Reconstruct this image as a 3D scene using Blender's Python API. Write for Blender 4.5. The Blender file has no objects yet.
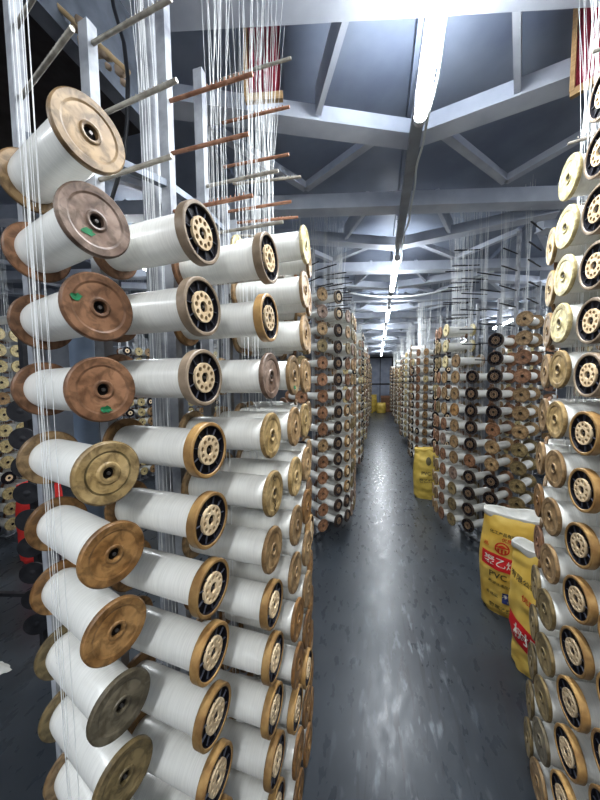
import bpy, bmesh, math, random
from mathutils import Vector, Matrix, noise
random.seed(7)
C = bpy.context.scene.collection
R = math.radians
EYE = 1.7
P = 0.165          # vertical pitch of the bobbins
F = 300.0
YAW = R(14.4)
PITCH = R(4.0)

# ------------------------------------------------------------------ materials
def mat(name, col=(.5,.5,.5), rough=.5, metal=0.0, spec=.5, emit=None, strength=0):
    m = bpy.data.materials.new(name); m.use_nodes = True
    b = m.node_tree.nodes['Principled BSDF']
    b.inputs['Base Color'].default_value = (*col, 1)
    b.inputs['Roughness'].default_value = rough
    b.inputs['Metallic'].default_value = metal
    b.inputs['Specular IOR Level'].default_value = spec
    if emit:
        b.inputs['Emission Color'].default_value = (*emit, 1)
        b.inputs['Emission Strength'].default_value = strength
    return m
def N(m, t, **kw):
    n = m.node_tree.nodes.new(t)
    for k, v in kw.items(): setattr(n, k, v)
    return n
def L(m, a, b): m.node_tree.links.new(a, b)
def bsdf(m): return m.node_tree.nodes['Principled BSDF']
def mottled(name, c1, c2, scale=20, rough=.5, metal=0, bump=0, rand=0.0, stretch=None, lo=.35, hi=.65, spec=.5, detail=5):
    """noise between two colours in object space, optional random tint per object"""
    m = mat(name, c1, rough, metal, spec)
    tc = N(m, 'ShaderNodeTexCoord'); mp = N(m, 'ShaderNodeMapping')
    L(m, tc.outputs['Object'], mp.inputs['Vector'])
    if stretch: mp.inputs['Scale'].default_value = stretch
    oi = N(m, 'ShaderNodeObjectInfo')
    nz = N(m, 'ShaderNodeTexNoise', noise_dimensions='4D'); nz.inputs['Scale'].default_value = scale; nz.inputs['Detail'].default_value = detail
    mul = N(m, 'ShaderNodeMath', operation='MULTIPLY'); mul.inputs[1].default_value = 37.0
    L(m, oi.outputs['Random'], mul.inputs[0]); L(m, mul.outputs[0], nz.inputs['W'])
    L(m, mp.outputs['Vector'], nz.inputs['Vector'])
    cr = N(m, 'ShaderNodeValToRGB')
    cr.color_ramp.elements[0].position = lo; cr.color_ramp.elements[0].color = (*c1, 1)
    cr.color_ramp.elements[1].position = hi; cr.color_ramp.elements[1].color = (*c2, 1)
    L(m, nz.outputs['Fac'], cr.inputs['Fac'])
    out = cr.outputs['Color']
    if rand:
        hs = N(m, 'ShaderNodeHueSaturation')
        mr = N(m, 'ShaderNodeMapRange'); mr.inputs['To Min'].default_value = 1 - rand; mr.inputs['To Max'].default_value = 1 + rand * .6
        L(m, oi.outputs['Random'], mr.inputs['Value']); L(m, mr.outputs['Result'], hs.inputs['Value'])
        L(m, out, hs.inputs['Color']); out = hs.outputs['Color']
    L(m, out, bsdf(m).inputs['Base Color'])
    if bump:
        bp = N(m, 'ShaderNodeBump'); bp.inputs['Strength'].default_value = bump; bp.inputs['Distance'].default_value = .002
        L(m, nz.outputs['Fac'], bp.inputs['Height']); L(m, bp.outputs['Normal'], bsdf(m).inputs['Normal'])
    return m

M = {}
WOOD = {'tan': ((.29,.19,.095), (.47,.33,.18)), 'brown': ((.23,.12,.065), (.36,.2,.115)), 'yellow': ((.38,.27,.12), (.56,.42,.22)),
        'pale': ((.62,.54,.3), (.72,.65,.4)), 'orange': ((.25,.13,.045), (.42,.25,.105)), 'olive': ((.2,.155,.075), (.33,.255,.13)),
        'grey': ((.15,.13,.09), (.27,.235,.165)), 'pink': ((.2,.13,.095), (.42,.32,.26))}
for k, (a, b) in WOOD.items():
    m = mottled('flange_' + k, a, b, 17, .45, 0, .12, .2, lo=.38, hi=.62, detail=8)
    # darker handled edge, by the distance from the bobbin's axis
    tc = N(m, 'ShaderNodeTexCoord'); sx = N(m, 'ShaderNodeSeparateXYZ'); cx = N(m, 'ShaderNodeCombineXYZ')
    L(m, tc.outputs['Object'], sx.inputs[0]); L(m, sx.outputs['Y'], cx.inputs['Y']); L(m, sx.outputs['Z'], cx.inputs['Z'])
    ln = N(m, 'ShaderNodeVectorMath', operation='LENGTH'); L(m, cx.outputs[0], ln.inputs[0])
    rr = N(m, 'ShaderNodeValToRGB')
    e = rr.color_ramp.elements
    e[0].position = 0; e[0].color = (.75,.75,.75,1); e[1].position = 1; e[1].color = (.62,.58,.52,1)
    for pos, c in ((.26,.7), (.30,1.05), (.66,1.1), (.70,.86), (.92,.92)):
        q = e.new(pos); q.color = (c, c, c, 1)
    mr = N(m, 'ShaderNodeMath', operation='DIVIDE'); mr.inputs[1].default_value = .067
    L(m, ln.outputs['Value'], mr.inputs[0]); L(m, mr.outputs[0], rr.inputs['Fac'])
    mx = N(m, 'ShaderNodeMix', data_type='RGBA', blend_type='MULTIPLY'); mx.inputs['Factor'].default_value = 1
    old = bsdf(m).inputs['Base Color'].links[0].from_socket
    L(m, old, mx.inputs['A']); L(m, rr.outputs['Color'], mx.inputs['B']); L(m, mx.outputs['Result'], bsdf(m).inputs['Base Color'])
    n2 = N(m, 'ShaderNodeTexNoise'); n2.inputs['Scale'].default_value = 48; n2.inputs['Detail'].default_value = 9; n2.inputs['Distortion'].default_value = .6
    L(m, tc.outputs['Object'], n2.inputs['Vector'])
    r2 = N(m, 'ShaderNodeValToRGB'); r2.color_ramp.elements[0].position = .36; r2.color_ramp.elements[0].color = (.55,.53,.5,1); r2.color_ramp.elements[1].position = .56; r2.color_ramp.elements[1].color = (1.08,1.08,1.08,1)
    L(m, n2.outputs['Fac'], r2.inputs['Fac'])
    m2 = N(m, 'ShaderNodeMix', data_type='RGBA', blend_type='MULTIPLY'); m2.inputs['Factor'].default_value = 1
    L(m, mx.outputs['Result'], m2.inputs['A']); L(m, r2.outputs['Color'], m2.inputs['B']); L(m, m2.outputs['Result'], bsdf(m).inputs['Base Color'])
    M['f_' + k] = m
M['rim'] = mottled('rim_wood', (.24,.135,.05), (.42,.27,.11), 30, .4, 0, .1, .25)
M['rim_grey'] = mottled('rim_grey_wood', (.2,.15,.1), (.34,.27,.2), 30, .45, 0, .1, .2)
M['black'] = mottled('black_face', (.004,.004,.009), (.012,.01,.014), 30, .55, spec=.2)
M['rim_dark'] = mottled('rim_dark_wood', (.03,.02,.015), (.07,.045,.03), 30, .5, 0, .1, .25)
M['rib'] = mat('grey_rib', (.07,.075,.095), .6, spec=.3)
M['hub'] = mottled('hub_tan', (.6,.45,.28), (.76,.62,.42), 40, .45, 0, 0, .22)
M['hub_dull'] = mottled('hub_dull', (.2,.13,.08), (.36,.25,.16), 40, .5, 0, 0, .2)
M['bore'] = mat('dark_bore', (.012,.01,.009), .6, spec=.2)
M['steel'] = mottled('spindle_steel', (.1,.09,.085), (.2,.19,.18), 30, .4, .7)
M['green'] = mottled('green_paint', (.01,.14,.05), (.02,.24,.1), 60, .6)
M['ink'] = mat('black_ink', (.02,.015,.012), .7)
def yarn_mat(name, c, c2):
    m = mat(name, c, .27, 0, .6)
    b = bsdf(m); b.inputs['Sheen Weight'].default_value = .25
    tc = N(m, 'ShaderNodeTexCoord'); mp = N(m, 'ShaderNodeMapping'); mp.inputs['Scale'].default_value = (60, 2.5, 2.5)
    nz = N(m, 'ShaderNodeTexNoise'); nz.inputs['Scale'].default_value = 6; nz.inputs['Detail'].default_value = 6
    L(m, tc.outputs['Object'], mp.inputs[0]); L(m, mp.outputs[0], nz.inputs['Vector'])
    cr = N(m, 'ShaderNodeValToRGB'); cr.color_ramp.elements[0].position = .3; cr.color_ramp.elements[0].color = (*c2, 1)
    cr.color_ramp.elements[1].position = .6; cr.color_ramp.elements[1].color = (*c, 1)
    L(m, nz.outputs['Fac'], cr.inputs['Fac'])
    oi = N(m, 'ShaderNodeObjectInfo'); mr = N(m, 'ShaderNodeMapRange'); mr.inputs['To Min'].default_value = .86; mr.inputs['To Max'].default_value = 1.04
    hs = N(m, 'ShaderNodeHueSaturation')
    L(m, oi.outputs['Random'], mr.inputs['Value']); L(m, mr.outputs['Result'], hs.inputs['Value']); L(m, cr.outputs['Color'], hs.inputs['Color'])
    L(m, hs.outputs['Color'], b.inputs['Base Color'])
    bp = N(m, 'ShaderNodeBump'); bp.inputs['Strength'].default_value = .1; bp.inputs['Distance'].default_value = .001
    L(m, nz.outputs['Fac'], bp.inputs['Height']); L(m, bp.outputs['Normal'], b.inputs['Normal'])
    return m
M['yarn'] = yarn_mat('white_yarn', (.84,.84,.8), (.76,.76,.725))
M['thread'] = mat('thread_white', (.8,.82,.82), .5)
M['white_paint'] = mottled('worn_white_paint', (.42,.44,.47), (.2,.21,.24), 16, .5, 0, .2, .05, lo=.42, hi=.72, detail=9)
M['grey_paint'] = mottled('grey_paint', (.13,.15,.18), (.22,.25,.3), 12, .45, .1, .1)
M['blue_pipe'] = mottled('blue_grey_pipe', (.13,.17,.23), (.2,.25,.32), 9, .35, .2)
M['rust_rod'] = mottled('rusty_rod', (.2,.09,.05), (.36,.2,.13), 40, .6, .2, .2)
M['grey_rod'] = mottled('grey_rod', (.22,.2,.17), (.4,.38,.33), 40, .5, .3, .1)
M['beam'] = mottled('beam_blue_grey', (.5,.54,.62), (.64,.68,.75), 5, .45, 0, .05)
M['panel'] = mottled('ceiling_panel', (.24,.28,.37), (.36,.41,.5), 2.2, .42, 0, .15)
M['wall'] = mottled('wall_paint', (.32,.35,.4), (.4,.43,.48), 3, .7)
M['tube'] = mat('tube_glow', (1,1,1), .5, emit=(.94,.97,1), strength=34)
M['housing'] = mat('lamp_housing', (.6,.63,.68), .4)
M['cap'] = mat('tube_cap', (.5,.5,.52), .4, .5)
M['channel'] = mottled('cable_channel', (.28,.3,.34), (.36,.39,.43), 10, .4, .4)
M['cable_white'] = mat('white_cable', (.62,.66,.66), .5)
M['cable_black'] = mat('black_cable', (.02,.022,.026), .4)
M['maroon'] = mottled('maroon_cloth', (.2,.012,.03), (.32,.03,.06), 20, .8, 0, .3)
M['edge_wood'] = mottled('edge_wood', (.42,.27,.13), (.55,.38,.2), 14, .6, stretch=(1,8,8))
M['bamboo'] = mottled('bamboo', (.45,.33,.18), (.6,.46,.28), 18, .5)
M['lint'] = mottled('tan_lint', (.3,.23,.16), (.45,.36,.28), 30, .95, 0, 1)
M['dark_metal'] = mottled('dark_metal', (.018,.018,.022), (.04,.04,.045), 20, .5, .3)
M['floor_shade'] = mottled('painted_shade', (.02,.02,.022), (.035,.033,.035), 8, .7)  # near-black for the sheet that paints shade on the floor
M['bag'] = mottled('bag_yellow', (.66,.43,.075), (.76,.56,.15), 9, .5, 0, .35, stretch=(1,1,.6))
M['bag_side'] = mottled('bag_lining', (.5,.5,.47), (.62,.61,.56), 14, .45, 0, .4)
M['bag_red'] = mottled('bag_red', (.55,.015,.02), (.68,.03,.035), 12, .45)
M['bag_blue'] = mottled('bag_blue', (.02,.035,.16), (.04,.06,.22), 12, .45)
M['print_red'] = mat('print_red', (.62,.05,.02), .5)
M['print_dark'] = mat('print_dark', (.09,.075,.03), .5)
M['print_white'] = mat('print_white', (.8,.76,.68), .5)
M['far_bag'] = mottled('far_bag_yellow', (.38,.28,.05), (.58,.43,.1), 9, .5, 0, .3)
M['red'] = mottled('red_bag', (.55,.02,.02), (.65,.05,.04), 9, .6, 0, .3)
M['carton'] = mottled('carton', (.42,.27,.13), (.5,.34,.18), 8, .7)
M['door'] = mottled('door_grey', (.2,.23,.3), (.27,.3,.37), 4, .5)

# floor: dark worn epoxy
def floor_dark():
    m = mat('floor_epoxy', (.05,.06,.08), .3)
    tc = N(m, 'ShaderNodeTexCoord')
    def noise_(scale, stretch, detail=6, dist=0):
        mp = N(m, 'ShaderNodeMapping'); mp.inputs['Scale'].default_value = stretch
        L(m, tc.outputs['Object'], mp.inputs[0])
        n = N(m, 'ShaderNodeTexNoise'); n.inputs['Scale'].default_value = scale; n.inputs['Detail'].default_value = detail; n.inputs['Distortion'].default_value = dist
        L(m, mp.outputs[0], n.inputs['Vector']); return n.outputs['Fac']
    def ramp(src, stops):
        r = N(m, 'ShaderNodeValToRGB'); e = r.color_ramp.elements
        e[0].position, e[0].color = stops[0][0], (*stops[0][1], 1)
        e[1].position, e[1].color = stops[-1][0], (*stops[-1][1], 1)
        for p_, c in stops[1:-1]: q = e.new(p_); q.color = (*c, 1)
        L(m, src, r.inputs['Fac']); return r.outputs['Color']
    base = ramp(noise_(1.6, (1,.6,1), 7), [(.3,(.026,.032,.04)), (.5,(.04,.048,.058)), (.7,(.062,.074,.086))])
    # worn strip down the middle of the aisle
    sx = N(m, 'ShaderNodeSeparateXYZ'); L(m, tc.outputs['Object'], sx.inputs[0])
    a = N(m, 'ShaderNodeMath', operation='SUBTRACT'); a.inputs[1].default_value = .17; L(m, sx.outputs['X'], a.inputs[0])
    b = N(m, 'ShaderNodeMath', operation='ABSOLUTE'); L(m, a.outputs[0], b.inputs[0])
    c = N(m, 'ShaderNodeMapRange'); c.inputs['From Min'].default_value = .06; c.inputs['From Max'].default_value = .42; c.inputs['To Min'].default_value = 1; c.inputs['To Max'].default_value = 0
    L(m, b.outputs[0], c.inputs['Value'])
    sc = ramp(noise_(8, (3.6,.4,1), 15, .8), [(.55,(0,0,0)), (.61,(.95,.95,.95))])
    mm = N(m, 'ShaderNodeMath', operation='MULTIPLY'); L(m, sc, mm.inputs[0]); L(m, c.outputs['Result'], mm.inputs[1])
    mx = N(m, 'ShaderNodeMix', data_type='RGBA'); L(m, mm.outputs[0], mx.inputs['Factor']); L(m, base, mx.inputs['A']); mx.inputs['B'].default_value = (.022,.025,.032,1)
    sc2 = ramp(noise_(13, (1.8,.5,1), 12, .2), [(.57,(0,0,0)), (.68,(1,1,1))])
    mm2 = N(m, 'ShaderNodeMath', operation='MULTIPLY'); L(m, sc2, mm2.inputs[0]); L(m, c.outputs['Result'], mm2.inputs[1])
    mm3 = N(m, 'ShaderNodeMath', operation='MULTIPLY'); L(m, mm2.outputs[0], mm3.inputs[0]); mm3.inputs[1].default_value = .55
    mx2 = N(m, 'ShaderNodeMix', data_type='RGBA'); L(m, mm3.outputs[0], mx2.inputs['Factor']); L(m, mx.outputs['Result'], mx2.inputs['A']); mx2.inputs['B'].default_value = (.26,.29,.32,1)
    L(m, mx2.outputs['Result'], bsdf(m).inputs['Base Color'])
    rg = ramp(noise_(14, (1.5,.6,1), 10), [(.3,(.24,.24,.24)), (.7,(.38,.38,.38))]); L(m, rg, bsdf(m).inputs['Roughness'])
    bp = N(m, 'ShaderNodeBump'); bp.inputs['Strength'].default_value = .12; bp.inputs['Distance'].default_value = .004
    L(m, noise_(14, (1.2,.8,1), 6), bp.inputs['Height']); L(m, bp.outputs['Normal'], bsdf(m).inputs['Normal'])
    return m
M['floor'] = floor_dark()

# ------------------------------------------------------------------ mesh helpers
class MB:
    def __init__(s): s.v = []; s.f = []; s.m = []; s.cur = 0; s.sm = []; s.smooth = True
    def add(s, vs, fs, smooth=None):
        o = len(s.v); s.v += [tuple(x) for x in vs]
        for f in fs: s.f.append(tuple(i + o for i in f)); s.m.append(s.cur); s.sm.append(s.smooth if smooth is None else smooth)
    def box(s, lo, hi):
        x0,y0,z0 = lo; x1,y1,z1 = hi
        s.add([(x0,y0,z0),(x1,y0,z0),(x1,y1,z0),(x0,y1,z0),(x0,y0,z1),(x1,y0,z1),(x1,y1,z1),(x0,y1,z1)],
              [(0,3,2,1),(4,5,6,7),(0,1,5,4),(1,2,6,5),(2,3,7,6),(3,0,4,7)], False)
    def bar(s, a, b, w, h, up=(0,0,1)):
        """rectangular bar from a to b, w across, h along up"""
        a = Vector(a); b = Vector(b); d = (b - a).normalized(); up = Vector(up)
        sd = d.cross(up)
        if sd.length < 1e-4: sd = d.cross(Vector((1,0,0)))
        sd.normalize(); u = sd.cross(d).normalized()
        vs = [p + sd * (i * w / 2) + u * (j * h / 2) for p in (a, b) for i, j in ((-1,-1),(1,-1),(1,1),(-1,1))]
        s.add(vs, [(0,1,2,3),(7,6,5,4),(0,4,5,1),(1,5,6,2),(2,6,7,3),(3,7,4,0)], False)
    def tube(s, pts, r, n=8, caps=True, smooth=True):
        pts = [Vector(p) for p in pts]; o = len(s.v); rings = []
        prev = None
        for i, p in enumerate(pts):
            d = (pts[min(i+1, len(pts)-1)] - pts[max(i-1, 0)]).normalized()
            if prev is None:
                t = Vector((0,0,1)) if abs(d.z) < .9 else Vector((1,0,0)); u = d.cross(t).normalized()
            else: u = (prev - d * prev.dot(d)).normalized()
            prev = u; w = d.cross(u); rr = r[i] if isinstance(r, (list, tuple)) else r
            rings.append([p + (u * math.cos(2*math.pi*k/n) + w * math.sin(2*math.pi*k/n)) * rr for k in range(n)])
        fs = []
        for i in range(len(pts) - 1):
            for k in range(n): fs.append((i*n+k, i*n+(k+1)%n, (i+1)*n+(k+1)%n, (i+1)*n+k))
        s.add([q for rg in rings for q in rg], fs, smooth)
        if caps:
            s.add(rings[0], [tuple(range(n))[::-1]], False); s.add(rings[-1], [tuple(range(n))], False)
    def lathe_x(s, prof, n=40, M4=None, closed=False, smooth=True, sharp=True):
        """profile of (x, r) turned about the X axis; every segment has its own verts so edges stay crisp"""
        pr = list(prof) + ([prof[0]] if closed else [])
        for (x0, r0), (x1, r1) in zip(pr, pr[1:]):
            vs = []
            for x, r in ((x0, r0), (x1, r1)):
                for k in range(n):
                    a = 2*math.pi*k/n; vs.append(Vector((x, r*math.cos(a), r*math.sin(a))))
            if M4 is not None: vs = [M4 @ q for q in vs]
            s.add(vs, [(k, (k+1)%n, n+(k+1)%n, n+k) for k in range(n)], smooth)
    def mesh(s, name, mats):
        me = bpy.data.meshes.new(name); me.from_pydata(s.v, [], s.f); me.validate(clean_customdata=False)
        for mm in (mats if isinstance(mats, (list, tuple)) else [mats]): me.materials.append(mm)
        if len(me.polygons) == len(s.m):
            me.polygons.foreach_set('material_index', s.m); me.polygons.foreach_set('use_smooth', s.sm)
        bm = bmesh.new(); bm.from_mesh(me); bmesh.ops.recalc_face_normals(bm, faces=bm.faces); bm.to_mesh(me); bm.free()
        me.update(); return me
    def build(s, name, mats, parent=None): return obj(name, s.mesh(name, mats), parent)
def obj(name, me, parent=None):
    o = bpy.data.objects.new(name, me); C.objects.link(o)
    if parent: o.parent = parent
    return o
def tag(o, label=None, cat=None, group=None, kind=None):
    if label: o['label'] = label
    if cat: o['category'] = cat
    if group: o['group'] = group
    if kind: o['kind'] = kind
    return o
def empty(name, loc=(0,0,0), rot=(0,0,0)):
    o = bpy.data.objects.new(name, None); C.objects.link(o); o.location = loc; o.rotation_euler = rot; o.empty_display_size = .05
    return o
def dup_tree(o, parent=None):
    c = o.copy(); C.objects.link(c); c.parent = parent
    for ch in KIDS.get(o.name, []): dup_tree(ch, c)
    return c
KIDS = {}
def kid(parent, o):
    KIDS.setdefault(parent.name, []).append(o); return o

# ------------------------------------------------------------------ camera
cam = bpy.data.objects.new('camera', bpy.data.cameras.new('camera')); C.objects.link(cam)
cam.data.sensor_fit = 'HORIZONTAL'; cam.data.sensor_width = 36; cam.data.lens = 18.0; cam.data.shift_y = .005
cam.data.clip_start = .02; cam.data.clip_end = 100
cam.location = (0, 0, EYE); cam.rotation_euler = (Matrix.Rotation(YAW,3,'Z') @ Matrix.Rotation(R(90)-PITCH,3,'X') @ Matrix.Rotation(R(-.5),3,'Z')).to_euler()
bpy.context.scene.camera = cam

# ------------------------------------------------------------------ the setting
EH = 1.5          # beams above the eye
CEIL = EYE + 1.78
b = MB(); b.box((-8,-3,-.1), (8,18,0)); tag(b.build('floor', M['floor']), kind='structure')
b = MB(); b.box((-8,-3,CEIL), (8,18,CEIL+.1)); tag(b.build('ceiling', M['panel']), kind='structure')
b = MB(); b.box((-8,18,0), (8,18.1,CEIL)); tag(b.build('wall_back', M['wall']), kind='structure')
b = MB(); b.box((-8.1,-3,0), (-8,18.1,CEIL)); tag(b.build('wall_left', M['wall']), kind='structure')
b = MB(); b.box((8,-3,0), (8.1,18.1,CEIL)); tag(b.build('wall_right', M['wall']), kind='structure')
dr = tag(empty('door_1', (.17,17.95,0)), kind='structure')
b = MB(); b.box((-.62,-.03,.0), (-.02,.02,3.0)); b.box((.02,-.03,.0), (.62,.02,3.0)); b.build('door_leaf', M['door'], dr)
b = MB(); b.box((-.7,-.06,0), (-.63,.04,3.1)); b.box((.63,-.06,0), (.7,.04,3.1)); b.box((-.7,-.06,3.03), (.7,.04,3.1)); b.box((-.02,-.05,0), (.02,.03,3.03)); b.box((-.62,-.05,1.5),(.62,-.03,1.58)); b.build('door_frame', M['dark_metal'], dr)

# ceiling lattice: cross beams and zig-zag rafters, all on one level
TH = R(12)
cxv = Vector((math.cos(TH), math.sin(TH), 0))
def ceil_pt(lat, al): return Vector((.2, al, EYE + EH)) + cxv * lat
def ibeam(name, a, b_, w, h, t=.012):
    m = MB(); a = Vector(a); b_ = Vector(b_)
    m.bar(a + Vector((0,0,t/2)), b_ + Vector((0,0,t/2)), w, t)
    m.bar(a + Vector((0,0,h-t/2)), b_ + Vector((0,0,h-t/2)), w, t)
    m.bar(a + Vector((0,0,h/2)), b_ + Vector((0,0,h/2)), t*1.4, h-2*t)
    return m
n = 0
PER = 1.55
for i in range(0, 12):
    y0 = 1.34 + PER * i
    n += 1
    m = MB(); a = ceil_pt(-6.5, y0); c = ceil_pt(6.5, y0)
    m.bar(a + Vector((0,0,.06)), c + Vector((0,0,.06)), .14 if i else .2, .12)
    tag(m.build('trim_%d' % n, M['beam']), kind='structure')
    # rafters in a zig-zag between this beam and the next
    ap = y0 + .76
    m = MB()
    for j in range(-2, 3):
        x = j * 2.8; tr = ap - .62
        for (p, q) in ((ceil_pt(x-1.4, tr + .3), ceil_pt(x, ap)), (ceil_pt(x, ap), ceil_pt(x+1.4, tr))):
            m.bar(p + Vector((0,0,.045)), q + Vector((0,0,.045)), .085, .09)
            m.bar(p + Vector((0,0,-.006)), q + Vector((0,0,-.006)), .125, .012)
    n += 1; tag(m.build('trim_%d' % n, M['beam']), kind='structure')
    m = MB()
    for j in range(-2, 3):
        x = j * 2.8
        for sg in (-1, 1):
            # rib towards the near beam, diagonal towards the far beam and its short brace
            m.bar(ceil_pt(x + sg*.3, y0) + Vector((0,0,.09)), ceil_pt(x + sg*.55, ap - .2) + Vector((0,0,.09)), .03, .16)
            m.bar(ceil_pt(x + sg*.12, ap) + Vector((0,0,.1)), ceil_pt(x + sg*.8, y0 + PER - .2) + Vector((0,0,.1)), .055, .05)
            m.bar(ceil_pt(x + sg*.8, y0 + PER - .2) + Vector((0,0,.1)), ceil_pt(x + sg*1.3, ap - .1) + Vector((0,0,.1)), .055, .05)
    n += 1; tag(m.build('trim_%d' % n, M['beam']), kind='structure')
# purlins on the panels
m = MB()
for j in range(-5, 6):
    x = .2 + j * 1.4
    m.bar((x, -3, CEIL - .03), (x, 18, CEIL - .03), .05, .06)
n += 1; tag(m.build('trim_%d' % n, M['panel']), kind='structure')

# ------------------------------------------------------------------ bobbins
BR = .066; BL = .28
def plain_front(kind):
    m = MB()
    m.lathe_x([(-.012,.012), (-.012,BR-.002), (-.010,BR), (-.003,BR), (0,BR-.003), (-.0004,.050), (-.0022,.046), (-.0022,.022), (-.0018,.0195), (.0005,.0180), (.0012,.016), (.0002,.0125), (-.010,.0115), (-.012,.012)], 48)
    return m.mesh('front_flange', M['f_' + kind])
def ringed_front():
    m = MB()
    m.lathe_x([(-.012,.012), (-.012,BR-.002), (-.010,BR), (-.003,BR), (0,BR-.004), (-.0015,.046)], 48); 
    m.cur = 1; m.lathe_x([(-.0015,.046), (-.004,.045), (-.004,.0425), (-.002,.0415)], 48); m.cur = 0
    m.lathe_x([(-.002,.0415), (-.002,.024), (.0005,.021), (.0012,.016), (.0002,.0125), (-.010,.0115), (-.012,.012)], 48)
    return m.mesh('front_flange', [M['f_yellow'], M['f_olive']])
def rim_front(mt):
    m = MB(); m.lathe_x([(-.023,.0565), (-.023,BR-.002), (-.021,BR), (-.001,BR), (.001,BR-.002), (.001,.0585), (-.001,.0568)], 48, closed=True)
    return m.mesh('front_flange', mt)
def black_dish():
    m = MB(); m.lathe_x([(-.001,.0567), (-.008,.0545), (-.009,.012), (-.017,.012), (-.017,.0567)], 40, closed=True)
    m.cur = 1
    for k in range(10):
        a = 2*math.pi*(k+.5)/10; u = Vector((0, math.cos(a), math.sin(a)))
        m.bar(Vector((-.0065,0,0)) + u*.035, Vector((-.0065,0,0)) + u*.0545, .0016, .005, up=(1,0,0))
    return m.mesh('dish_face', [M['black'], M['rib']])
def hub_plate(mt):
    cu = bpy.data.curves.new('hub', 'CURVE'); cu.dimensions = '2D'; cu.fill_mode = 'BOTH'; cu.extrude = .0035
    def circ(cx, cy, r, k):
        s = cu.splines.new('POLY'); s.points.add(k-1); s.use_cyclic_u = True
        for i in range(k): a = 2*math.pi*i/k; s.points[i].co = (cx + r*math.cos(a), cy + r*math.sin(a), 0, 1)
    circ(0, 0, .035, 40); circ(0, 0, .0125, 20)
    for k in range(10): a = 2*math.pi*k/10; circ(.0255*math.cos(a), .0255*math.sin(a), .0055, 12)
    o = bpy.data.objects.new('tmp', cu); C.objects.link(o)
    dg = bpy.context.evaluated_depsgraph_get(); me = bpy.data.meshes.new_from_object(o.evaluated_get(dg))
    bpy.data.objects.remove(o); bpy.data.curves.remove(cu)
    me.transform(Matrix.Translation((-.0035,0,0)) @ Matrix.Rotation(R(90), 4, 'Y')); me.name = 'hub_plate'
    me.materials.clear(); me.materials.append(mt); return me
def winding(r, t=0.0):
    # slightly barrelled package; the thread thins towards the far flange
    m = MB(); n_ = 14; vs = []; NS = 44
    x0, x1 = -.0125, -BL + .0125
    for i in range(n_ + 1):
        u = i / n_; rr = r * (1 + .02*math.sin(u*math.pi)) * (1 - t*u)
        if i in (0, n_): rr *= .96
        for k in range(NS):
            a = 2*math.pi*k/NS; vs.append((x0 + (x1-x0)*u, rr*math.cos(a), rr*math.sin(a)))
    m.add(vs, [(i*NS+k, i*NS+(k+1)%NS, (i+1)*NS+(k+1)%NS, (i+1)*NS+k) for i in range(n_) for k in range(NS)], True)
    return m.mesh('yarn_winding', M['yarn'])
def rear(kind):
    m = MB(); x = -BL
    m.lathe_x([(x+.012,.012), (x+.012,BR-.003), (x+.010,BR), (x+.002,BR), (x,BR-.003), (x,.012)], 40, closed=True)
    return m.mesh('rear_flange', M['f_' + kind])
def spindle_mesh():
    m = MB(); m.tube([(-BL-.05,0,0), (-.008,0,0)], .0112, 16); m.cur = 1; m.tube([(-.005,0,0), (-.0005,0,0)], .0035, 10)
    return m.mesh('spindle', [M['bore'], M['steel']])
def paint_blob(seed):
    rnd = random.Random(seed); m = MB(); k = 14
    cy, cz = {1: (-.040,.012), 2: (-.016,-.026), 3: (.002,-.040)}[seed]
    vs = [(-.0035, cy, cz)] + [(-.0035, cy + math.cos(2*math.pi*i/k)*rnd.uniform(.007,.014), cz + math.sin(2*math.pi*i/k)*rnd.uniform(.005,.009)) for i in range(k)]
    vs = [(.0008 if math.hypot(y,z) > .044 else -.0012, y, z) for _, y, z in vs]
    m.add(vs, [(0, i+1, (i+1)%k+1) for i in range(k)], False); return m.mesh('paint_mark', M['green'])
def scribble():
    m = MB(); pts = [(-.0045, -.012,.046), (-.0045,-.004,.03), (-.0045,-.020,.022)]; 
    m.tube([(.0006,.004,.055),(.0004,-.008,.05),(-.001,.0,.040),(-.0015,.012,.036)], .0009, 5)
    m.tube([(-.0015,.010,-.024),(-.0015,-.003,-.030),(-.0015,.006,-.038),(-.001,-.008,-.043),(.0006,.0,-.054)], .0009, 5)
    return m.mesh('ink_scribble', M['ink'])
W = {'s': winding(.036), 'm': winding(.048), 'l': winding(.058)}
REAR = {k: rear(k) for k in ('tan','brown','orange','olive','pale')}
SP = spindle_mesh(); DISH = black_dish(); HUB = hub_plate(M['hub']); HUBD = hub_plate(M['hub_dull'])
RIM = rim_front(M['rim']); RIMG = rim_front(M['rim_grey']); RIMB = rim_front(M['rim_dark'])
FR = {k: plain_front(k) for k in WOOD}; FR['ring'] = ringed_front()
GREEN = [paint_blob(i) for i in (1,2,3)]; SCR = scribble()
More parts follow.
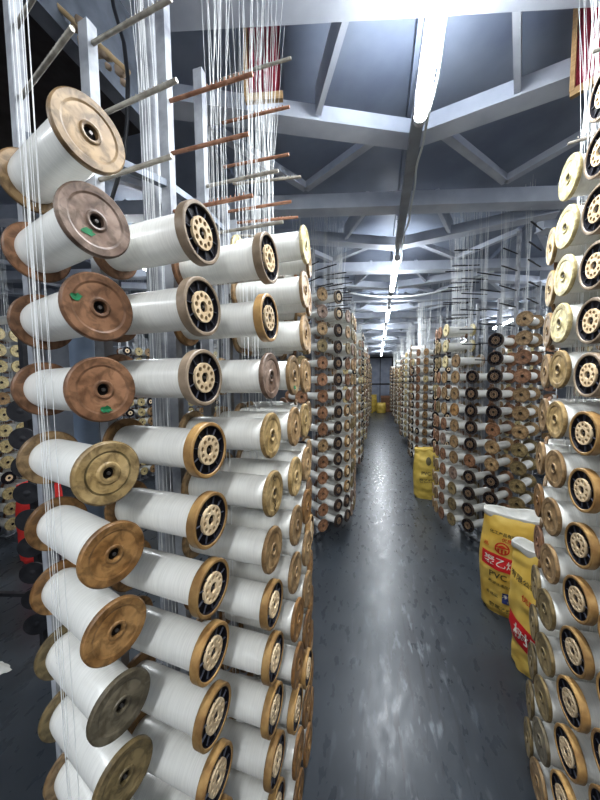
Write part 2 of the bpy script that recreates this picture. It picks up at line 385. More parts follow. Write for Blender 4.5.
# which pieces make up each kind of bobbin:   front, rear, what the label says
KINDS = {k: (k, {'tan':'tan','brown':'brown','yellow':'tan','pale':'pale','orange':'orange','olive':'olive','grey':'olive','pink':'brown','ring':'tan'}[k]) for k in FR}
DESC = {'tan':'tan-flanged','brown':'brown-flanged','yellow':'yellowish-flanged','pale':'pale-flanged','orange':'orange-tan-flanged','olive':'olive-brown-flanged',
        'grey':'grey-flanged','pink':'pinkish-flanged','ring':'ring-grooved tan-flanged','spoke':'black-faced brown-rimmed','spokeg':'black-faced grey-rimmed','dark':'black-flanged'}
PROTO = {}
def proto(kind, w, extra=None):
    key = (kind, w, extra)
    if key in PROTO: return PROTO[key]
    root = empty('yarn_bobbin', (0,-50,0))
    kid(root, obj('yarn_winding', W[w], root))
    if kind in ('spoke','spokeg','dark'):
        f = obj('front_flange', {'spoke':RIM,'spokeg':RIMG,'dark':RIMB}[kind], root); kid(root, f)
        kid(f, obj('dish_face', DISH, f)); h = kid(f, obj('hub_plate', HUBD if kind == 'dark' else HUB, f)); h['label'] = 'tan hub plate with ten round holes'
        rk = {'spoke':'orange','spokeg':'brown','dark':'brown'}[kind]
    else:
        f = obj('front_flange', FR[kind], root); kid(root, f); rk = KINDS[kind][1]
        if extra and extra.startswith('g'): kid(f, tag(obj('paint_mark', GREEN[int(extra[1])], f), 'green paint mark'))
        if extra == 'ink': kid(f, tag(obj('ink_scribble', SCR, f), 'black ink scribble'))
    kid(root, obj('rear_flange', REAR[rk], root))
    kid(root, obj('spindle', SP, root))
    PROTO[key] = [root, False]; return PROTO[key]
def place(kind, w, loc, face, roll, label, group, extra=None):
    pr = proto(kind, w, extra)
    if not pr[1]: o = pr[0]; pr[1] = True
    else: o = dup_tree(pr[0])
    o.location = loc; o.rotation_euler = (roll, 0, face)
    tag(o, label, 'bobbin', group); return o
ORD = ['topmost','second down','third down','fourth down','fifth down','sixth down','seventh down','eighth down','ninth down','tenth down','eleventh down','twelfth down','thirteenth down','fourteenth down','fifteenth down','sixteenth down']
COL = ['first','second','third','fourth','fifth','sixth','seventh','eighth','ninth','tenth']

def geom(side, x, y, rot):
    """facing angle, unit vector from front to back"""
    if side < 0: face = -R(rot); 
    else: face = math.pi + R(rot)
    return face, Vector((-math.cos(face), -math.sin(face), 0))
ALLC = []
STR = {'near left creel': (.985,1.038), 'near right creel': (.95,1.05)}
DZ = {('near right creel',1): -.022, ('near right creel',0): -.022, ('near left creel',0): -.034, ('near left creel',1): -.01, ('near left creel',2): -.004}
def creel(name, side, cols, base, w, kmin=-9, sway=.004):
    """cols: (x, y, rot, ktop, kinds per row from the top)"""
    rnd = random.Random(name)
    for ci, (x, y, rot, kt, kinds) in enumerate(cols):
        face, bk = geom(side, x, y, rot)
        ALLC.append((name, ci, Vector((x,y,0)), Vector((x,y,0)) + bk*BL))
        for ri, k in enumerate(range(kt, kmin-1, -1)):
            kd = kinds[ri] if ri < len(kinds) else kinds[-1]
            if isinstance(kd, tuple): kd = kd[rnd.randrange(len(kd))]
            ex = None
            if ':' in kd: kd, ex = kd.split(':')
            z = EYE + base + k*P*STR.get(name, (1,1))[k < 0] + DZ.get((name, ci), 0)
            note = {'g': ' green-marked', 'i': ' ink-marked'}.get(ex[0] if ex else '', '')
            lab = '%s%s white yarn bobbin, %s in %s column of the %s' % (DESC[kd], note, ORD[ri], COL[ci], name)
            s = bk * rnd.uniform(-sway, sway)
            place(kd, w if isinstance(w, str) else w[ci], Vector((x,y,z)) + s, face + rnd.uniform(-.015,.015), rnd.uniform(0, 6.28) if kd in ('spoke','spokeg','dark') else rnd.uniform(-.12,.12), lab, 'yarn bobbins on the ' + name, ex)

LB = .022
near_left = [
 (-.529,.487,17,3,['tan','pink:g1','brown:g0','brown:g2','ring','orange','orange','grey','olive','tan']),
 (-.386,.628, 6,2,['spokeg','spokeg','spokeg','spoke']),
 (-.290,.812, 3,2,['spokeg','spoke','pink','yellow','yellow:ink','tan','spoke','spoke','spoke']),
 (-.262,.968, 1,0,['tan:g2','tan','yellow','tan','tan','orange','orange','spoke','orange']),
 (-.262,1.128,0,3,['pale','tan','tan','tan','yellow','tan','orange','tan','tan','orange','spoke','orange']),
 (-.282,1.28,-6,3,['tan','orange','tan','orange','tan','tan','orange','spoke','orange']),
 (-.385,1.43,-22,3,[('tan','brown','orange')]),
 (-.49,1.56,-42,3,[('tan','brown','orange')]),
]
RB = .035
near_right = [
 (.61,.915,0,5,['spoke']),
 (.60,1.072,0,5,['spokeg','spokeg','spokeg','spokeg','spokeg','spokeg','spoke']),
 (.60,1.225,-4,4,['pale','pale','pale','pale','yellow','yellow','tan','tan','tan','olive','olive','olive','grey','tan']),
 (.635,1.385,-14,3,['yellow','yellow','tan','tan','tan','tan','orange','brown','olive']),
 (.72,1.525,-32,3,[('tan','brown','orange')]),
]
mix = ('brown','brown','tan','olive'); dk = ('dark','dark','spoke'); lt = ('tan','olive','pink')
second_left = [
 (-.70,2.80,52,4,['tan','olive','olive','olive',('olive','grey'),('brown','dark')]),
 (-.515,2.925,40,5,['tan','pink','tan','olive',mix]),
 (-.375,3.07,26,5,['spokeg','spokeg','dark','dark','dark','dark','dark','dark']),
 (-.295,3.215,15,4,[lt,lt,lt,mix,mix,mix,'spoke',('spoke','dark')]),
 (-.26,3.375,6,4,[lt]), (-.25,3.54,0,4,[lt]), (-.25,3.70,0,4,[('spoke','tan')]), (-.255,3.86,-3,4,[lt]),
]
second_right = [
 (1.23,3.04,50,3,['tan','tan','brown','brown','tan','tan','tan','olive','olive']),
 (1.045,3.13,43,2,['dark','dark','dark','dark','dark','brown','tan','tan','dark']),
 (.885,3.235,32,0,['dark','dark','dark','dark','dark','brown','dark']),
 (.765,3.355,22,1,['tan','tan','tan','orange','tan','tan','tan','pink','olive']),
 (.695,3.50,12,3,['pale','pale','pale','tan','tan','tan','brown','pink','brown','brown']),
 (.665,3.66,5,3,[mix]), (.66,3.82,-4,3,[mix]),
]
creel('near left creel', -1, near_left, LB, 'm')
creel('near right creel', 1, near_right, RB, ['l','l','l','l','l'])
creel('second left creel', -1, second_left, .022, 's')
creel('second right creel', 1, second_right, .035, 's')

# ------------------------------------------------------------------ creel frames
def frame(name_label, side, cols, base, ktop_rods, post_top, nthr, kmin=-9, detail=True, group=None, post_mat='white_paint', thr=.0007, tside=1, t0=.2, extra_rail=True):
    rnd = random.Random(name_label)
    root = tag(empty('creel_frame', (cols[0][0], cols[0][1], 0)), name_label, 'creel frame', group)
    O = Vector((cols[0][0], cols[0][1], 0))
    posts = []
    for ci, c in enumerate(cols):
        x, y, rot, kt = c[:4]; face, bk = geom(side, x, y, rot)
        pb = Vector((x, y, 0)) + bk*(BL + .05) - O; posts.append(pb)
        top = post_top[ci % len(post_top)]
        m = MB(); a = math.atan2(bk.y, bk.x)
        sd = Vector((-bk.y, bk.x, 0)); wd = .032
        m.bar((pb.x, pb.y, 0), (pb.x, pb.y, top), .026, wd, up=bk)
        m.bar((pb.x, pb.y, 0), (pb.x, pb.y, .012), .09, .09, up=bk)
        m.build('post', M[post_mat], root)
        if detail:
            for k in range(kt + 1, ktop_rods[ci % len(ktop_rods)] + 1):
                z = EYE + base + k*P + rnd.uniform(-.012,.012); r = MB()
                ln = rnd.uniform(.0, .05)
                tip = pb - bk*(BL + .02 - ln) + Vector((0,0,rnd.uniform(-.01,.012)))
                r.tube([(pb.x, pb.y, z), (tip.x, tip.y, z + rnd.uniform(-.006,.006))], .0055, 8)
                if rnd.random() < .7:
                    for q in range(9): # small guide notches
                        u = .5 + .05*q; c3 = pb.lerp(tip, u); r.tube([(c3.x, c3.y, z+.004), (c3.x, c3.y, z+.011)], .0016, 5)
                r.build('guide_rod', M[rnd.choice(('rust_rod','grey_rod')) if name_label.count('near') else 'dark_metal'], root)
    for z in ([.09, EYE + base + (max(c[3] for c in cols) + .5)*P] if extra_rail else [.09]):
        m = MB()
        for p, q in zip(posts, posts[1:]): 
            m.bar((p.x - side*-.0, p.y, z), (q.x, q.y, z), .02, .02)
        m.build('rail', M['grey_paint'], root)
    if nthr:
        m = MB(); cnt = 0
        for ci, c in enumerate(cols):
            x, y, rot, kt = c[:4]; face, bk = geom(side, x, y, rot); sd = Vector((-bk.y, bk.x, 0))
            if sd.y > 0: sd = -sd
            ts = tside if not isinstance(tside, (list, tuple)) else tside[ci]
            rows = list(range(kmin, kt + 1))
            for j in range(nthr[ci] if isinstance(nthr, list) else nthr):
                k = rows[int(j * len(rows) / (nthr[ci] if isinstance(nthr, list) else nthr))]
                u = (t0[ci] if isinstance(t0, list) else t0) + rnd.uniform(-.035,.035)
                p = Vector((x, y, 0)) + bk*u + sd*(ts*(.05 + rnd.uniform(0,.012)))
                z0 = EYE + base + k*P; zt = EYE + base + (kt + 2.2)*P
                tp = p + bk*rnd.uniform(-.09,.07) + sd*rnd.uniform(-.05,.05)
                md = p + bk*rnd.uniform(-.01,.01)
                m.tube([p + Vector((0,0,z0)), md + Vector((0,0,zt)), tp + Vector((0,0,CEIL - .02))], thr, 4, caps=False, smooth=False)
        tag(m.build('yarn_threads', M['thread']), 'curtain of fine white threads rising from the bobbins of the ' + name_label.split(' holding')[0].replace('painted steel frame of the ', ''), 'threads', 'threads rising above the creels', 'stuff')
    return root
frame('painted steel frame of the near left creel', -1, near_left, LB, [6,6,5,4,7,5,4,4], [3.1,2.6,3.05,2.75,2.4,2.4,2.4,2.4], [11,11,13,13,13,12,8,6], tside=[1,-1,-1,-1,-1,-1,-1,-1], t0=[.14,.19,.19,.19,.19,.19,.19,.19])
frame('painted steel frame of the near right creel', 1, near_right, RB, [6,7,6,5,5], [3.0], 15, tside=-1, t0=.1)
frame('painted steel frame of the second left creel', -1, second_left, .022, [7,7,7,6], [2.7,2.6,3.1,2.5], 9, thr=.0012, tside=-1)
frame('painted steel frame of the second right creel', 1, second_right, .035, [8,7,6,6], [2.6,3.1,2.5,2.3,2.5,2.5,2.5], 10, thr=.0012, tside=-1)

# more creels further down the aisle and in the next aisle: bobbins too many to single out
tplL = [(-.72,0,52),(-.53,.125,40),(-.385,.27,26),(-.30,.42,14),(-.26,.58,6),(-.25,.745,0),(-.25,.91,0),(-.255,1.075,-4),(-.31,1.24,-18)]
tplR = [(1.23,0,50),(1.045,.09,43),(.885,.195,32),(.765,.315,22),(.69,.46,12),(.66,.62,3),(.655,.785,0),(.67,.95,-6),(.72,1.11,-18)]
stuff = MB(); rnd = random.Random(3)
def lowbob(loc, face, kind):
    T = Matrix.Translation(loc) @ Matrix.Rotation(face, 4, 'Z')
    n_ = 14
    stuff.cur = 0; stuff.lathe_x([(-.012,.045), (-BL+.012,.045)], 10, T)
    fr = {'tan':1,'brown':2,'dark':3,'pale':5}[kind]
    stuff.cur = fr; stuff.lathe_x([(-.012,.04), (-.012,BR), (0,BR), (-.002,.0)], n_, T, smooth=False)
    if kind == 'dark': stuff.cur = 4; stuff.lathe_x([(.003,.034), (.004,.014)], 12, T, smooth=False)
    else: stuff.cur = 3; stuff.lathe_x([(.004,.014), (.004,.0)], 8, T, smooth=False)
    stuff.cur = 2; stuff.lathe_x([(-BL+.012,.04), (-BL+.012,BR), (-BL,BR), (-BL,.0)], n_, T, smooth=False)
def stuff_creel(side, cols, dx, y0, base, kt=4, kmin=-9, mirror=None, kinds=('tan','tan','brown','pale','dark','dark')):
    out = []
    for (x, y, rot) in cols:
        face, bk = geom(side, x, y, rot); xx = x + dx
        ck = rnd.choice(kinds)
        top = kt + rnd.choice((0,0,1,-1))
        for k in range(top, kmin-1, -1):
            kd = ck if rnd.random() < .7 else rnd.choice(kinds)
            lowbob((xx, y + y0, EYE + base + k*P), face, kd)
        out.append((xx, y + y0, rot, top))
    return out
far = []
for i, y0 in enumerate((5.15,7.5,9.85,12.2,14.55)):
    far.append((-1, stuff_creel(-1, tplL, 0, y0, .022, 4), 'distant left creel standing %s down the aisle' % COL[i+2]))
for i, y0 in enumerate((5.75,8.2,10.65,13.1,15.4)):
    far.append((1, stuff_creel(1, tplR, -.02, y0, .035, 3), 'distant right creel standing %s down the aisle' % COL[i+2]))
# creels of the neighbouring aisles, seen past the ends of the near ones
for dx, y0 in ((-3.45,1.3),(-3.45,3.7),(-3.45,6.1)):
    far.append((-1, stuff_creel(-1, tplL, dx, y0, .022, 3, kinds=('tan','pale','dark','pale')), 'creel in the next aisle to the left, at %d metres' % round(y0)))
for dx, y0 in ((1.55,3.15),(1.55,5.9)):
    far.append((1, stuff_creel(1, tplR, dx, y0, .035, 3, kinds=('tan','brown','brown','pale')), 'creel in the next aisle to the right, at %d metres' % round(y0)))
tag(stuff.build('yarn_bobbins', [M['yarn'], M['f_tan'], M['f_brown'], M['black'], M['hub'], M['f_pale']]), 'white yarn bobbins on the distant creels far down the aisle', 'bobbins', 'yarn bobbins on distant creels', 'stuff')
for side, cols, lab in far:
    frame('painted steel frame of the ' + lab, side, [c[:4] for c in cols], .03, [5], [2.5,2.4,2.9], 7, detail=False, thr=.0018, group='frames of the distant creels')

# ------------------------------------------------------------------ columns, pipes and loose things around the near left creel
def pipe(name, x, y, z0, z1, r, mt, label, cat):
    m = MB(); m.tube([(x,y,z0),(x,y,z1)], r, 24); return tag(m.build(name, M[mt]), label, cat)
pc = tag(empty('support_column', (-.70,.865,0)), 'round white-painted column rising behind the second bobbin column on the left', 'column')
m = MB(); m.tube([(0,0,0),(0,0,CEIL)], .034, 28); m.build('shaft', M['white_paint'], pc)
m = MB(); m.tube([(0,0,0),(0,0,.012)], .06, 24); m.build('base_plate', M['grey_paint'], pc)
pc = tag(empty('steel_pipe', (-.955,.80,0)), 'blue-grey steel pipe standing behind the nearest bobbin column on the left', 'pipe')
m = MB(); m.tube([(0,0,0),(0,0,1.98)], .036, 24); m.build('shaft', M['blue_pipe'], pc)
m = MB(); m.tube([(0,0,0),(0,0,.01)], .06, 24); m.tube([(0,0,1.98),(0,0,1.99)], .038, 24); m.build('flange_cap', M['grey_paint'], pc)
# dark bare racks in the gap at the left edge
def bare_rack(x, y, ks, label, ang, top):
    rt = tag(empty('bare_bobbin_rack', (x,y,0)), label, 'rack', 'bare racks with empty black discs')
    m = MB(); m.bar((0,0,0), (0,0,top), .035, .035); m.build('post', M['dark_metal'], rt)
    m = MB(); m.bar((0,.02,EYE-1.36), (-.5*math.cos(.3),.02-.1,EYE-1.36), .022, .022); m.build('side_bar', M['dark_metal'], rt)
    d = MB(); d.lathe_x([(.02,0),(.02,.010),(.075,.010),(.075,.062),(.083,.066),(.09,.066),(.09,.02),(.095,.0)], 28)
    me = d.mesh('empty_disc', M['dark_metal'])
    for k in ks:
        o = obj('empty_disc', me, rt); o.location = (0,0,EYE + .01 + k*P); o.rotation_euler = (0,0,ang)
    return rt
bare_rack(-2.07,1.36, range(-9,0), 'bare dark rack with a column of empty black discs beyond the left creel', R(-55), 2.05)
bare_rack(-1.85,1.62, range(-9,2), 'bare dark rack of black discs half hidden behind the nearest left bobbins', R(-45), 2.1)
bare_rack(-2.45,1.25, range(-8,-1), 'bare dark rack of black discs at the far left edge', R(-55), 1.4)

def sack(name, loc, rz, w, d, h, mt, label, cat, squash=2.6, seed=0, lean=0, group=None, topmat='bag_side', folded=True):
    rnd_s = seed * 7.3
    root = tag(empty(name, loc, (0,0,rz)), label, cat, group)
    def prof(v):  # width and depth factors along the height
        wv = 1 - .05*math.cos(v*6.28) - (.05 if v < .04 else 0); dv = (1 - .25*max(0, (v-.75)/.25)**1.5) * (.9 + .12*math.sin(v*math.pi))
        return wv, dv
    def wr(x, z):
        return .016*noise.noise((x*7+rnd_s, z*9, rnd_s)) + .010*noise.noise((x*17, z*22+rnd_s, 3.1))+ .012*noise.noise((x*3, z*3.5+rnd_s, 1))
    def front(x, z):
        v = z/h; wv, dv = prof(v); t = min(.995, abs(2*x/(w*wv)))
        return -(d*dv/2)*(1 - t**squash)**(1/squash) + wr(x, z)
    nt, nz = 72, 44; m = MB(); vs = []
    for j in range(nz+1):
        v = j/nz; z = v*h; wv, dv = prof(v)
        sh = (1 if v > .03 else .93)
        for i in range(nt):
            a = 2*math.pi*i/nt; ca, sa = math.cos(a), math.sin(a)
            x = w*wv/2*math.copysign(abs(ca)**(2/squash), ca); y = d*dv/2*math.copysign(abs(sa)**(2/squash), sa)
            ww = wr(x, z); 
            zz = z + (.018*noise.noise((x*9, y*9+rnd_s, 5)) if v > .9 else 0)
            vs.append((x*sh + lean*v + (0 if sa < 0 else .0), y*sh + (ww if sa <= 0 else -ww), zz))
    fs = [(j*nt+i, j*nt+(i+1)%nt, (j+1)*nt+(i+1)%nt, (j+1)*nt+i) for j in range(nz) for i in range(nt)]
    m.add(vs, fs, True); m.add(vs[:nt], [tuple(range(nt))[::-1]], False)
    m.build('bag_body', M[mt], root)
    # open mouth: rim folded outward and lining sinking in
    m = MB(); vs2 = []; top = vs[-nt:]
    cx_ = sum(p[0] for p in top)/nt; cy_ = sum(p[1] for p in top)/nt
    for s_, dz in ((1.0,-.035 - .0), (1.03,-.03), (1.03,0), (1.0,.008), (.93,-.004), (.8,-.03), (.5,-.05), (.05,-.06)):
        for p in top:
            wob = .02*noise.noise((p[0]*12+rnd_s, p[1]*12, s_*3)) if s_ < 1 else (.014*noise.noise((p[0]*14+rnd_s, p[1]*14, 0)) if dz < -.02 else 0)
            vs2.append((cx_ + (p[0]-cx_)*s_, cy_ + (p[1]-cy_)*s_ - (.003 if s_ >= 1 else 0), p[2] + dz + wob))
    k = 8
    m.add(vs2, [(j*nt+i, j*nt+(i+1)%nt, (j+1)*nt+(i+1)%nt, (j+1)*nt+i) for j in range(k-1) for i in range(nt)], True)
    m.build('bag_mouth', M[topmat], root)
    def patch(nm, x0, x1, zf0, zf1, mt_, off=.003, slope=0):
        q = MB(); a_, b_ = 26, 10; v_ = []
        for j in range(b_+1):
            for i in range(a_+1):
                x = x0 + (x1-x0)*i/a_; z = zf0 + (zf1-zf0)*j/b_ + slope*x
                v_.append((x + lean*z/h, front(x, z) - off, z))
        q.add(v_, [(j*(a_+1)+i, j*(a_+1)+i+1, (j+1)*(a_+1)+i+1, (j+1)*(a_+1)+i) for j in range(b_) for i in range(a_)], True)
        return q.build(nm, M[mt_], root)
    def text(s_, x, z, size, mt_, off=.005, slope=0, nm='printed_text'):
        cu = bpy.data.curves.new('t', 'FONT'); cu.body = s_; cu.size = size; cu.align_x = 'CENTER'; cu.align_y = 'CENTER'; cu.resolution_u = 2; cu.offset = size*.012
        o = bpy.data.objects.new('tmp', cu); C.objects.link(o)
        dg = bpy.context.evaluated_depsgraph_get(); me = bpy.data.meshes.new_from_object(o.evaluated_get(dg)); bpy.data.objects.remove(o); bpy.data.curves.remove(cu)
        bm = bmesh.new(); bm.from_mesh(me)
        for vv in bm.verts:
            xx = x + vv.co.x; zz = z + vv.co.y + slope*xx
            vv.co = (xx + lean*zz/h, front(xx, zz) - off, zz)
        bm.to_mesh(me); bm.free(); me.materials.clear(); me.materials.append(M[mt_])
        return obj(nm, me, root)
    return root, patch, text, front

# big printed sack in the gap between the right-hand creels
root, patch, text, front = sack('woven_sack', (1.02,2.42,0), R(-17), .49, .26, .74, 'bag', 'large open yellow woven sack with a red band and the letters PVC', 'sack', seed=1, group=None)
patch('red_band', -.238, .238, .33, .435, 'bag_red', slope=-.12)
text('聚乙烯树脂', -.06, .38, .066, 'print_white', slope=-.12)
text('PVC', -.14, .285, .06, 'print_dark', slope=-.12)
text('悬浮法通用型树脂', -.10, .225, .024, 'print_dark', slope=-.12)
patch('blue_panel', -.11, .08, .10, .175, 'bag_blue', slope=-.12)
text('净含量', -.06, .150, .033, 'print_white', off=.007, slope=-.12)
text('25kg', -.06, .117, .022, 'print_white', off=.007, slope=-.12)
text('聚氯乙烯有限公司', -.05, .045, .034, 'print_dark', slope=-.12)
text('合格证', -.17, .13, .024, 'print_dark', slope=-.12)
text('化工产品有限公司出品专用', -.04, .60, .026, 'print_dark', slope=-.06)
text('优质产品', -.06, .562, .032, 'print_red', slope=-.06)
text('品', -.215, .50, .03, 'print_red', slope=-.06)
text('高级', .0, .50, .034, 'print_red', slope=-.06)
q = MB()
def onb(x, z, off=.005): return (x, front(x, z) - off, z)
def ring_(cx, cz, r0, r1, a0=0, a1=360, k=28):
    vs = []; 
    for i in range(k+1):
        a = R(a0 + (a1-a0)*i/k)
        for r in (r0, r1): vs.append(onb(cx + r*math.cos(a), cz + r*math.sin(a)))
    q.add(vs, [(2*i, 2*i+1, 2*i+3, 2*i+2) for i in range(k)], False)
ring_(-.12,.505,.036,.045)
ring_(-.12,.505,.0,.026, 20, 160, 12)
for dx in (-.022,-.001,.02): q.add([onb(-.12+dx-.006,.468), onb(-.12+dx+.006,.468), onb(-.12+dx+.006,.502), onb(-.12+dx-.006,.502)], [(0,1,2,3)], False)
q.add([onb(-.16,.509), onb(-.08,.509), onb(-.08,.518), onb(-.16,.518)], [(0,1,2,3)], False)
q.build('printed_emblem', M['print_red'], root)

# narrower sack standing in front of it, half behind the near right creel
root, patch, text, front = sack('woven_sack', (.93,1.90,0), R(-48), .30, .17, .735, 'bag', 'narrow yellow sack with a red band squeezed beside the near right creel', 'sack', seed=4, lean=-.03)
patch('red_band', -.143, .143, .13, .27, 'bag_red', slope=-.45)
text('树脂', -.02, .20, .085, 'print_white', slope=-.45)
text('有限公司出品', -.02, .53, .036, 'print_dark', slope=-.3)
text('优质', -.02, .44, .04, 'print_red', slope=-.3)

# yellow sack at the foot of the second right-hand creel
root, patch, text, front = sack('woven_sack', (.705,4.62,0), R(-8), .34, .22, .72, 'far_bag', 'yellow sack standing in the gap beyond the second right creel', 'sack', seed=7, topmat='far_bag')
q = MB()
vs = [onb(.03,.56)] + [onb(.03 + .035*math.cos(R(a)), .56 + .06*math.sin(R(a))) for a in range(0,360,20)]
q.add(vs, [(0,i+1,(i+1)%18+1) for i in range(18)], False); q.build('printed_emblem', M['print_dark'], root)
text('PVC', 0, .38, .07, 'print_dark'); text('聚乙烯', 0, .27, .06, 'print_dark')
# sacks and cartons at the far end
for i, (x, y, w_, h_, mt_, lab) in enumerate(((-.42,16.5,.5,.62,'far_bag','leftmost yellow sack lying at the far end of the aisle'), (.22,16.6,.5,.55,'far_bag','yellow sack near the middle of the far end of the aisle'), (-.35,17.4,.7,.95,'far_bag','taller yellow sack behind the others at the aisle end'))):
    sack('woven_sack', (x,y,0), .1*i, w_, .35, h_, mt_, lab, 'sack', seed=10+i, topmat='far_bag')
rt = tag(empty('storage_crate', (.62,17.45,0)), 'reddish-brown crate against the door at the aisle end', 'crate')
m = MB(); m.box((-.4,-.25,0),(.4,.25,.9)); m.build('crate_body', M['f_brown'], rt)
m = MB()
for z in (.08,.42,.8): m.box((-.42,-.27,z),(.42,-.25,z+.07))
m.build('slat', M['rust_rod'], rt)
sack('cloth_sack', (-3.2,2.15,0), .6, .34, .3, .74, 'red', 'red sack on the floor beyond the left creel', 'sack', seed=21, topmat='red')
sack('cloth_sack', (-2.9,2.6,0), .3, .4, .35, .6, 'red', 'taller red sack at the left edge beyond the bare rack', 'sack', seed=22, topmat='red')
sack('cloth_sack', (-2.45,2.05,0), .2, .45, .35, .42, 'bag_side', 'whitish sack on the floor beyond the bare rack', 'sack', seed=23)
# dark sheet painting shade onto the floor beside the near left creel
m = MB(); m.box((-2.6,-.6,0),(-.95,.62,.01)); tag(m.build('floor_dark', M['floor_shade']), 'dark sheet painting shade onto the floor at the lower left', 'mat')
m = MB()
vs=[(-1.62,.9,.004)]
for i in range(22):
    a=2*math.pi*i/22; r_=.12+.05*noise.noise((math.cos(a)*2,math.sin(a)*2,4)); vs.append((-2.2+r_*.9*math.cos(a),1.18+r_*.3*math.sin(a),.006))
vs[0]=(-2.2,1.18,.03)
m.add(vs,[(0,i+1,(i+1)%22+1) for i in range(22)],True); tag(m.build('yarn_waste', M['bag_side']), 'pale tuft of waste yarn on the floor at the left', 'yarn waste')

# ------------------------------------------------------------------ lights hung over the aisle
LZ = EYE + 1.35
spans = [(-2.2,-.95),(.48,1.74),(3.5,4.72),(5.8,7.0),(8.1,9.3),(10.4,11.6),(12.7,13.9),(15.0,16.2)]
m = MB(); m.box((.168,-2.9,LZ+.0425),(.232,17.9,LZ+.085)); 
ch = tag(m.build('lamp_channel', M['channel']), 'long grey metal channel carrying the ceiling lamps along the aisle', 'channel')
for i in range(1, 13):
    y = -2.9 + i*1.6
    q = MB(); q.tube([(.2,y,LZ+.085),(.2,y,CEIL)], .004, 6); o = q.build('hanger', M['grey_paint']); o.parent = ch
LL = ['above and behind the viewpoint','closest overhead in the photo','second along the aisle','third along the aisle','fourth along the aisle','fifth along the aisle','sixth along the aisle','seventh along the aisle']
def lamp(x, y0, y1, z, label, group, power):
    t = tag(empty('tube_lamp', (x, (y0+y1)/2, z)), label, 'lamp', group); h = (y1-y0)/2
    m = MB(); m.box((-.02,-h,.012),(.02,h,.042)); m.box((-.016,-h+.005,.0),(.016,h-.005,.013)); m.build('housing', M['housing'], t)
    m = MB(); m.tube([(0,-h+.03,-.02),(0,h-.03,-.02)], .03, 20); m.build('tube', M['tube'], t)
    for s_ in (-1,1):
        m = MB(); m.tube([(0.036,s_*h*.6,.03),(0.036,s_*h*.6,CEIL-z)], .004, 6); m.build('hanger', M['grey_paint'], t)
        m = MB(); m.tube([(0,s_*(h-.03),-.02),(0,s_*h,-.02)], .031, 20); m.build('tube_cap', M['cap'], t)
    ld = bpy.data.lights.new('tube_and_fill_light', 'AREA'); ld.shape = 'RECTANGLE'; ld.size = .05; ld.size_y = y1-y0; ld.energy = power; ld.color = (.93,.97,1)
    lu = bpy.data.lights.new('tube_and_fill_light', 'AREA'); lu.shape = 'RECTANGLE'; lu.size = .05; lu.size_y = y1-y0; lu.energy = power*(.34 if y0 < 2.5 else .14); lu.color = (.9,.95,1)  # upward fill added above the channel to brighten the ceiling, not a fixture
    lv = bpy.data.objects.new('tube_and_fill_light', lu); C.objects.link(lv); lv.location = (x, (y0+y1)/2, z+.088); lv.rotation_euler = (math.pi,0,0)
    lo = bpy.data.objects.new('tube_and_fill_light', ld); C.objects.link(lo); lo.location = (x, (y0+y1)/2, z-.055)
for i, (a, c) in enumerate(spans):
    lamp(.2, a, c, LZ, 'white fluorescent tube lamp hung from the grey channel, ' + LL[i], 'tube lamps over the aisle', 38 if i < 2 else 28)
for i, (x, a) in enumerate(((-2.6,-1.4),(-2.6,2.6),(-2.6,5.6),(-2.6,9),(2.9,1.8),(2.9,4.6),(2.9,7.6),(2.9,11))):
    side = 'left' if x < 0 else 'right'
    lamp(x, a, a+1.25, LZ, 'fluorescent tube lamp over the next aisle to the %s, %s from the front' % (side, COL[i % 4]), 'tube lamps over the next aisles', 26)
# white cable sagging along the lamps
m = MB(); pts = []
for i in range(60):
    y = .2 + i*.06; pts.append((.2 + .045 + .006*math.sin(i*.35) + .004*math.sin(i*.9), y, LZ + .03 + .02*math.sin(i*.37+1)))
m.tube(pts, .007, 8); tag(m.build('power_cable', M['cable_white']), 'white power cable running loosely beside the lamps', 'cable')
m = MB(); pts = [(-.45 + i*.12, 4.45 + .02*i, EYE + 1.19 + .0028*(i-6)**2) for i in range(18)]
m.tube(pts, .014, 8); hz = tag(m.build('air_hose', M['cable_white']), 'white hose slung across the aisle under the ceiling', 'hose')
for p in (pts[0], pts[6], pts[-1]):
    m = MB(); m.tube([p, (p[0], p[1], CEIL)], .003, 6); m.build('hanger', M['grey_paint'], hz)

# world point seen at a pixel, at a depth along the view
def at(px, py, dep):
    d = Vector(((px-300)/F, -(py-400)/F, -1)) * dep
    return cam.matrix_basis @ d if False else (Matrix.Translation(cam.location) @ cam.rotation_euler.to_matrix().to_4x4()) @ d
# maroon cloth panels with wooden edges hanging from the ceiling over the creels
def cloth_panel(loc, rz, w, h, label):
    t = tag(empty('hanging_cloth', loc, (0,0,rz)), label, 'hanging cloth', 'maroon cloth panels under the ceiling')
    m = MB(); k = 14; vs = []
    for j in range(2):
        for i in range(k+1): vs.append((-w/2 + w*i/k*(1 if j else 1), .012*math.sin(i*2.1), -h*j))
    m.add(vs, [(i, i+1, k+1+i+1, k+1+i) for i in range(k)], True); m.build('cloth', M['maroon'], t)
    m = MB(); m.box((-w/2-.01,-.012,-h-.02),(w/2+.01,.012,-h+.012)); m.box((-w/2-.012,-.014,-h),(-w/2+.006,.014,.0)); m.build('wooden_edge', M['edge_wood'], t)
# placed where they hang: above the near left and near right creels
pL = at(264, 94, 1.42); cloth_panel((pL.x, pL.y, CEIL), R(10), .16, CEIL-pL.z, 'maroon cloth panel under the ceiling above the near left creel')
pR = at(607, 70, 1.3); cloth_panel((pR.x, pR.y, CEIL), R(-38), .22, CEIL-pR.z, 'maroon cloth panel under the ceiling above the near right creel')
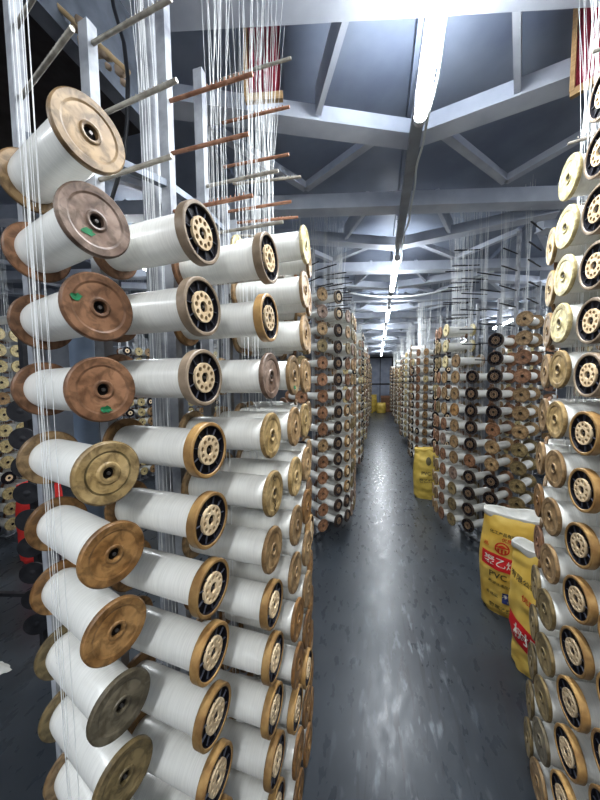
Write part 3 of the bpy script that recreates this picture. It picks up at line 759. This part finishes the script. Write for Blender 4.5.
# bamboo stick with lint, black cable
t = tag(empty('bamboo_stick', at(57,3,.95)), 'bamboo stick caught with tan lint above the nearest left bobbins', 'stick')
o0 = Vector(t.location); a_, b_ = at(50,-4,.95)-o0, at(129,70,1.0)-o0
m = MB(); m.tube([a_, b_], .008, 10); m.build('stick', M['bamboo'], t)
m = MB()
for i in range(16):
    u = .3 + .65*random.random(); p = a_.lerp(b_, u) + Vector((random.uniform(-.02,.02), random.uniform(-.01,.02), random.uniform(-.04,.005)))
    rr = random.uniform(.01,.024); m.tube([p+Vector((-rr,0,0)), p+Vector((-rr*.3,0,.3*rr)), p+Vector((rr*.5,0,-.2*rr)), p+Vector((rr*1.1,0,0))], [rr*.2,rr,rr*.8,rr*.1], 9)
m.build('lint', M['lint'], t)
m = MB(); m.tube([at(*p) for p in ((108,-30,.95),(114,5,.95),(124,40,.95),(128,75,.95),(127,120,.95),(123,160,.95),(112,195,.97),(108,240,1.0))], .006, 8)
tag(m.build('black_cable', M['cable_black']), 'black cable dangling from the ceiling beside the nearest left bobbins', 'cable')
# dark box added overhead to cover the upper left corner
t = tag(empty('overhead_box', (-1.6,.35,2.86)), 'dark box added overhead in the upper left corner', 'filler')
m = MB(); m.box((-1.3,0,0),(.6,.9,.36)); m.build('box_body', M['dark_metal'], t)
for x in (-1.3,.58):
    m = MB(); m.box((x-.03,-.02,-.02),(x+.03,.92,.38)); m.build('box_flange', M['grey_paint'], t)
for x in (-1.1, .3):
    m = MB(); m.tube([(x,.25,.36),(x,.25,CEIL-2.86)], .008, 8); m.build('hanger', M['grey_paint'], t)

# ------------------------------------------------------------------ world and look
w = bpy.data.worlds.new('world'); bpy.context.scene.world = w; w.use_nodes = True
bg = w.node_tree.nodes['Background']; bg.inputs[0].default_value = (.72,.8,.92,1); bg.inputs[1].default_value = .34
# soft light from the open hall behind the viewpoint
ld = bpy.data.lights.new('hall_light', 'AREA'); ld.shape = 'RECTANGLE'; ld.size = 2.2; ld.size_y = 1.0; ld.energy = 26; ld.color = (1,.96,.9)
lo = bpy.data.objects.new('hall_light', ld); C.objects.link(lo); lo.location = (.5,-1.6,3.2); lo.rotation_euler = (R(55),0,0)
sc = bpy.context.scene
sc.view_settings.view_transform = 'Standard'; sc.view_settings.look = 'None'; sc.view_settings.exposure = .3; sc.view_settings.gamma = .87
sc.cycles.max_bounces = 6; sc.cycles.diffuse_bounces = 3; sc.cycles.sample_clamp_indirect = 3
for i in range(len(ALLC)):
    for j in range(i+1, len(ALLC)):
        for e in (2,3):
            d = (ALLC[i][e]-ALLC[j][e]).length
            if d < .134: print('CLOSE', ALLC[i][:2], ALLC[j][:2], e, round(d,3))
for k_, (o_, used) in PROTO.items():
    if not used: print('UNUSED', k_)
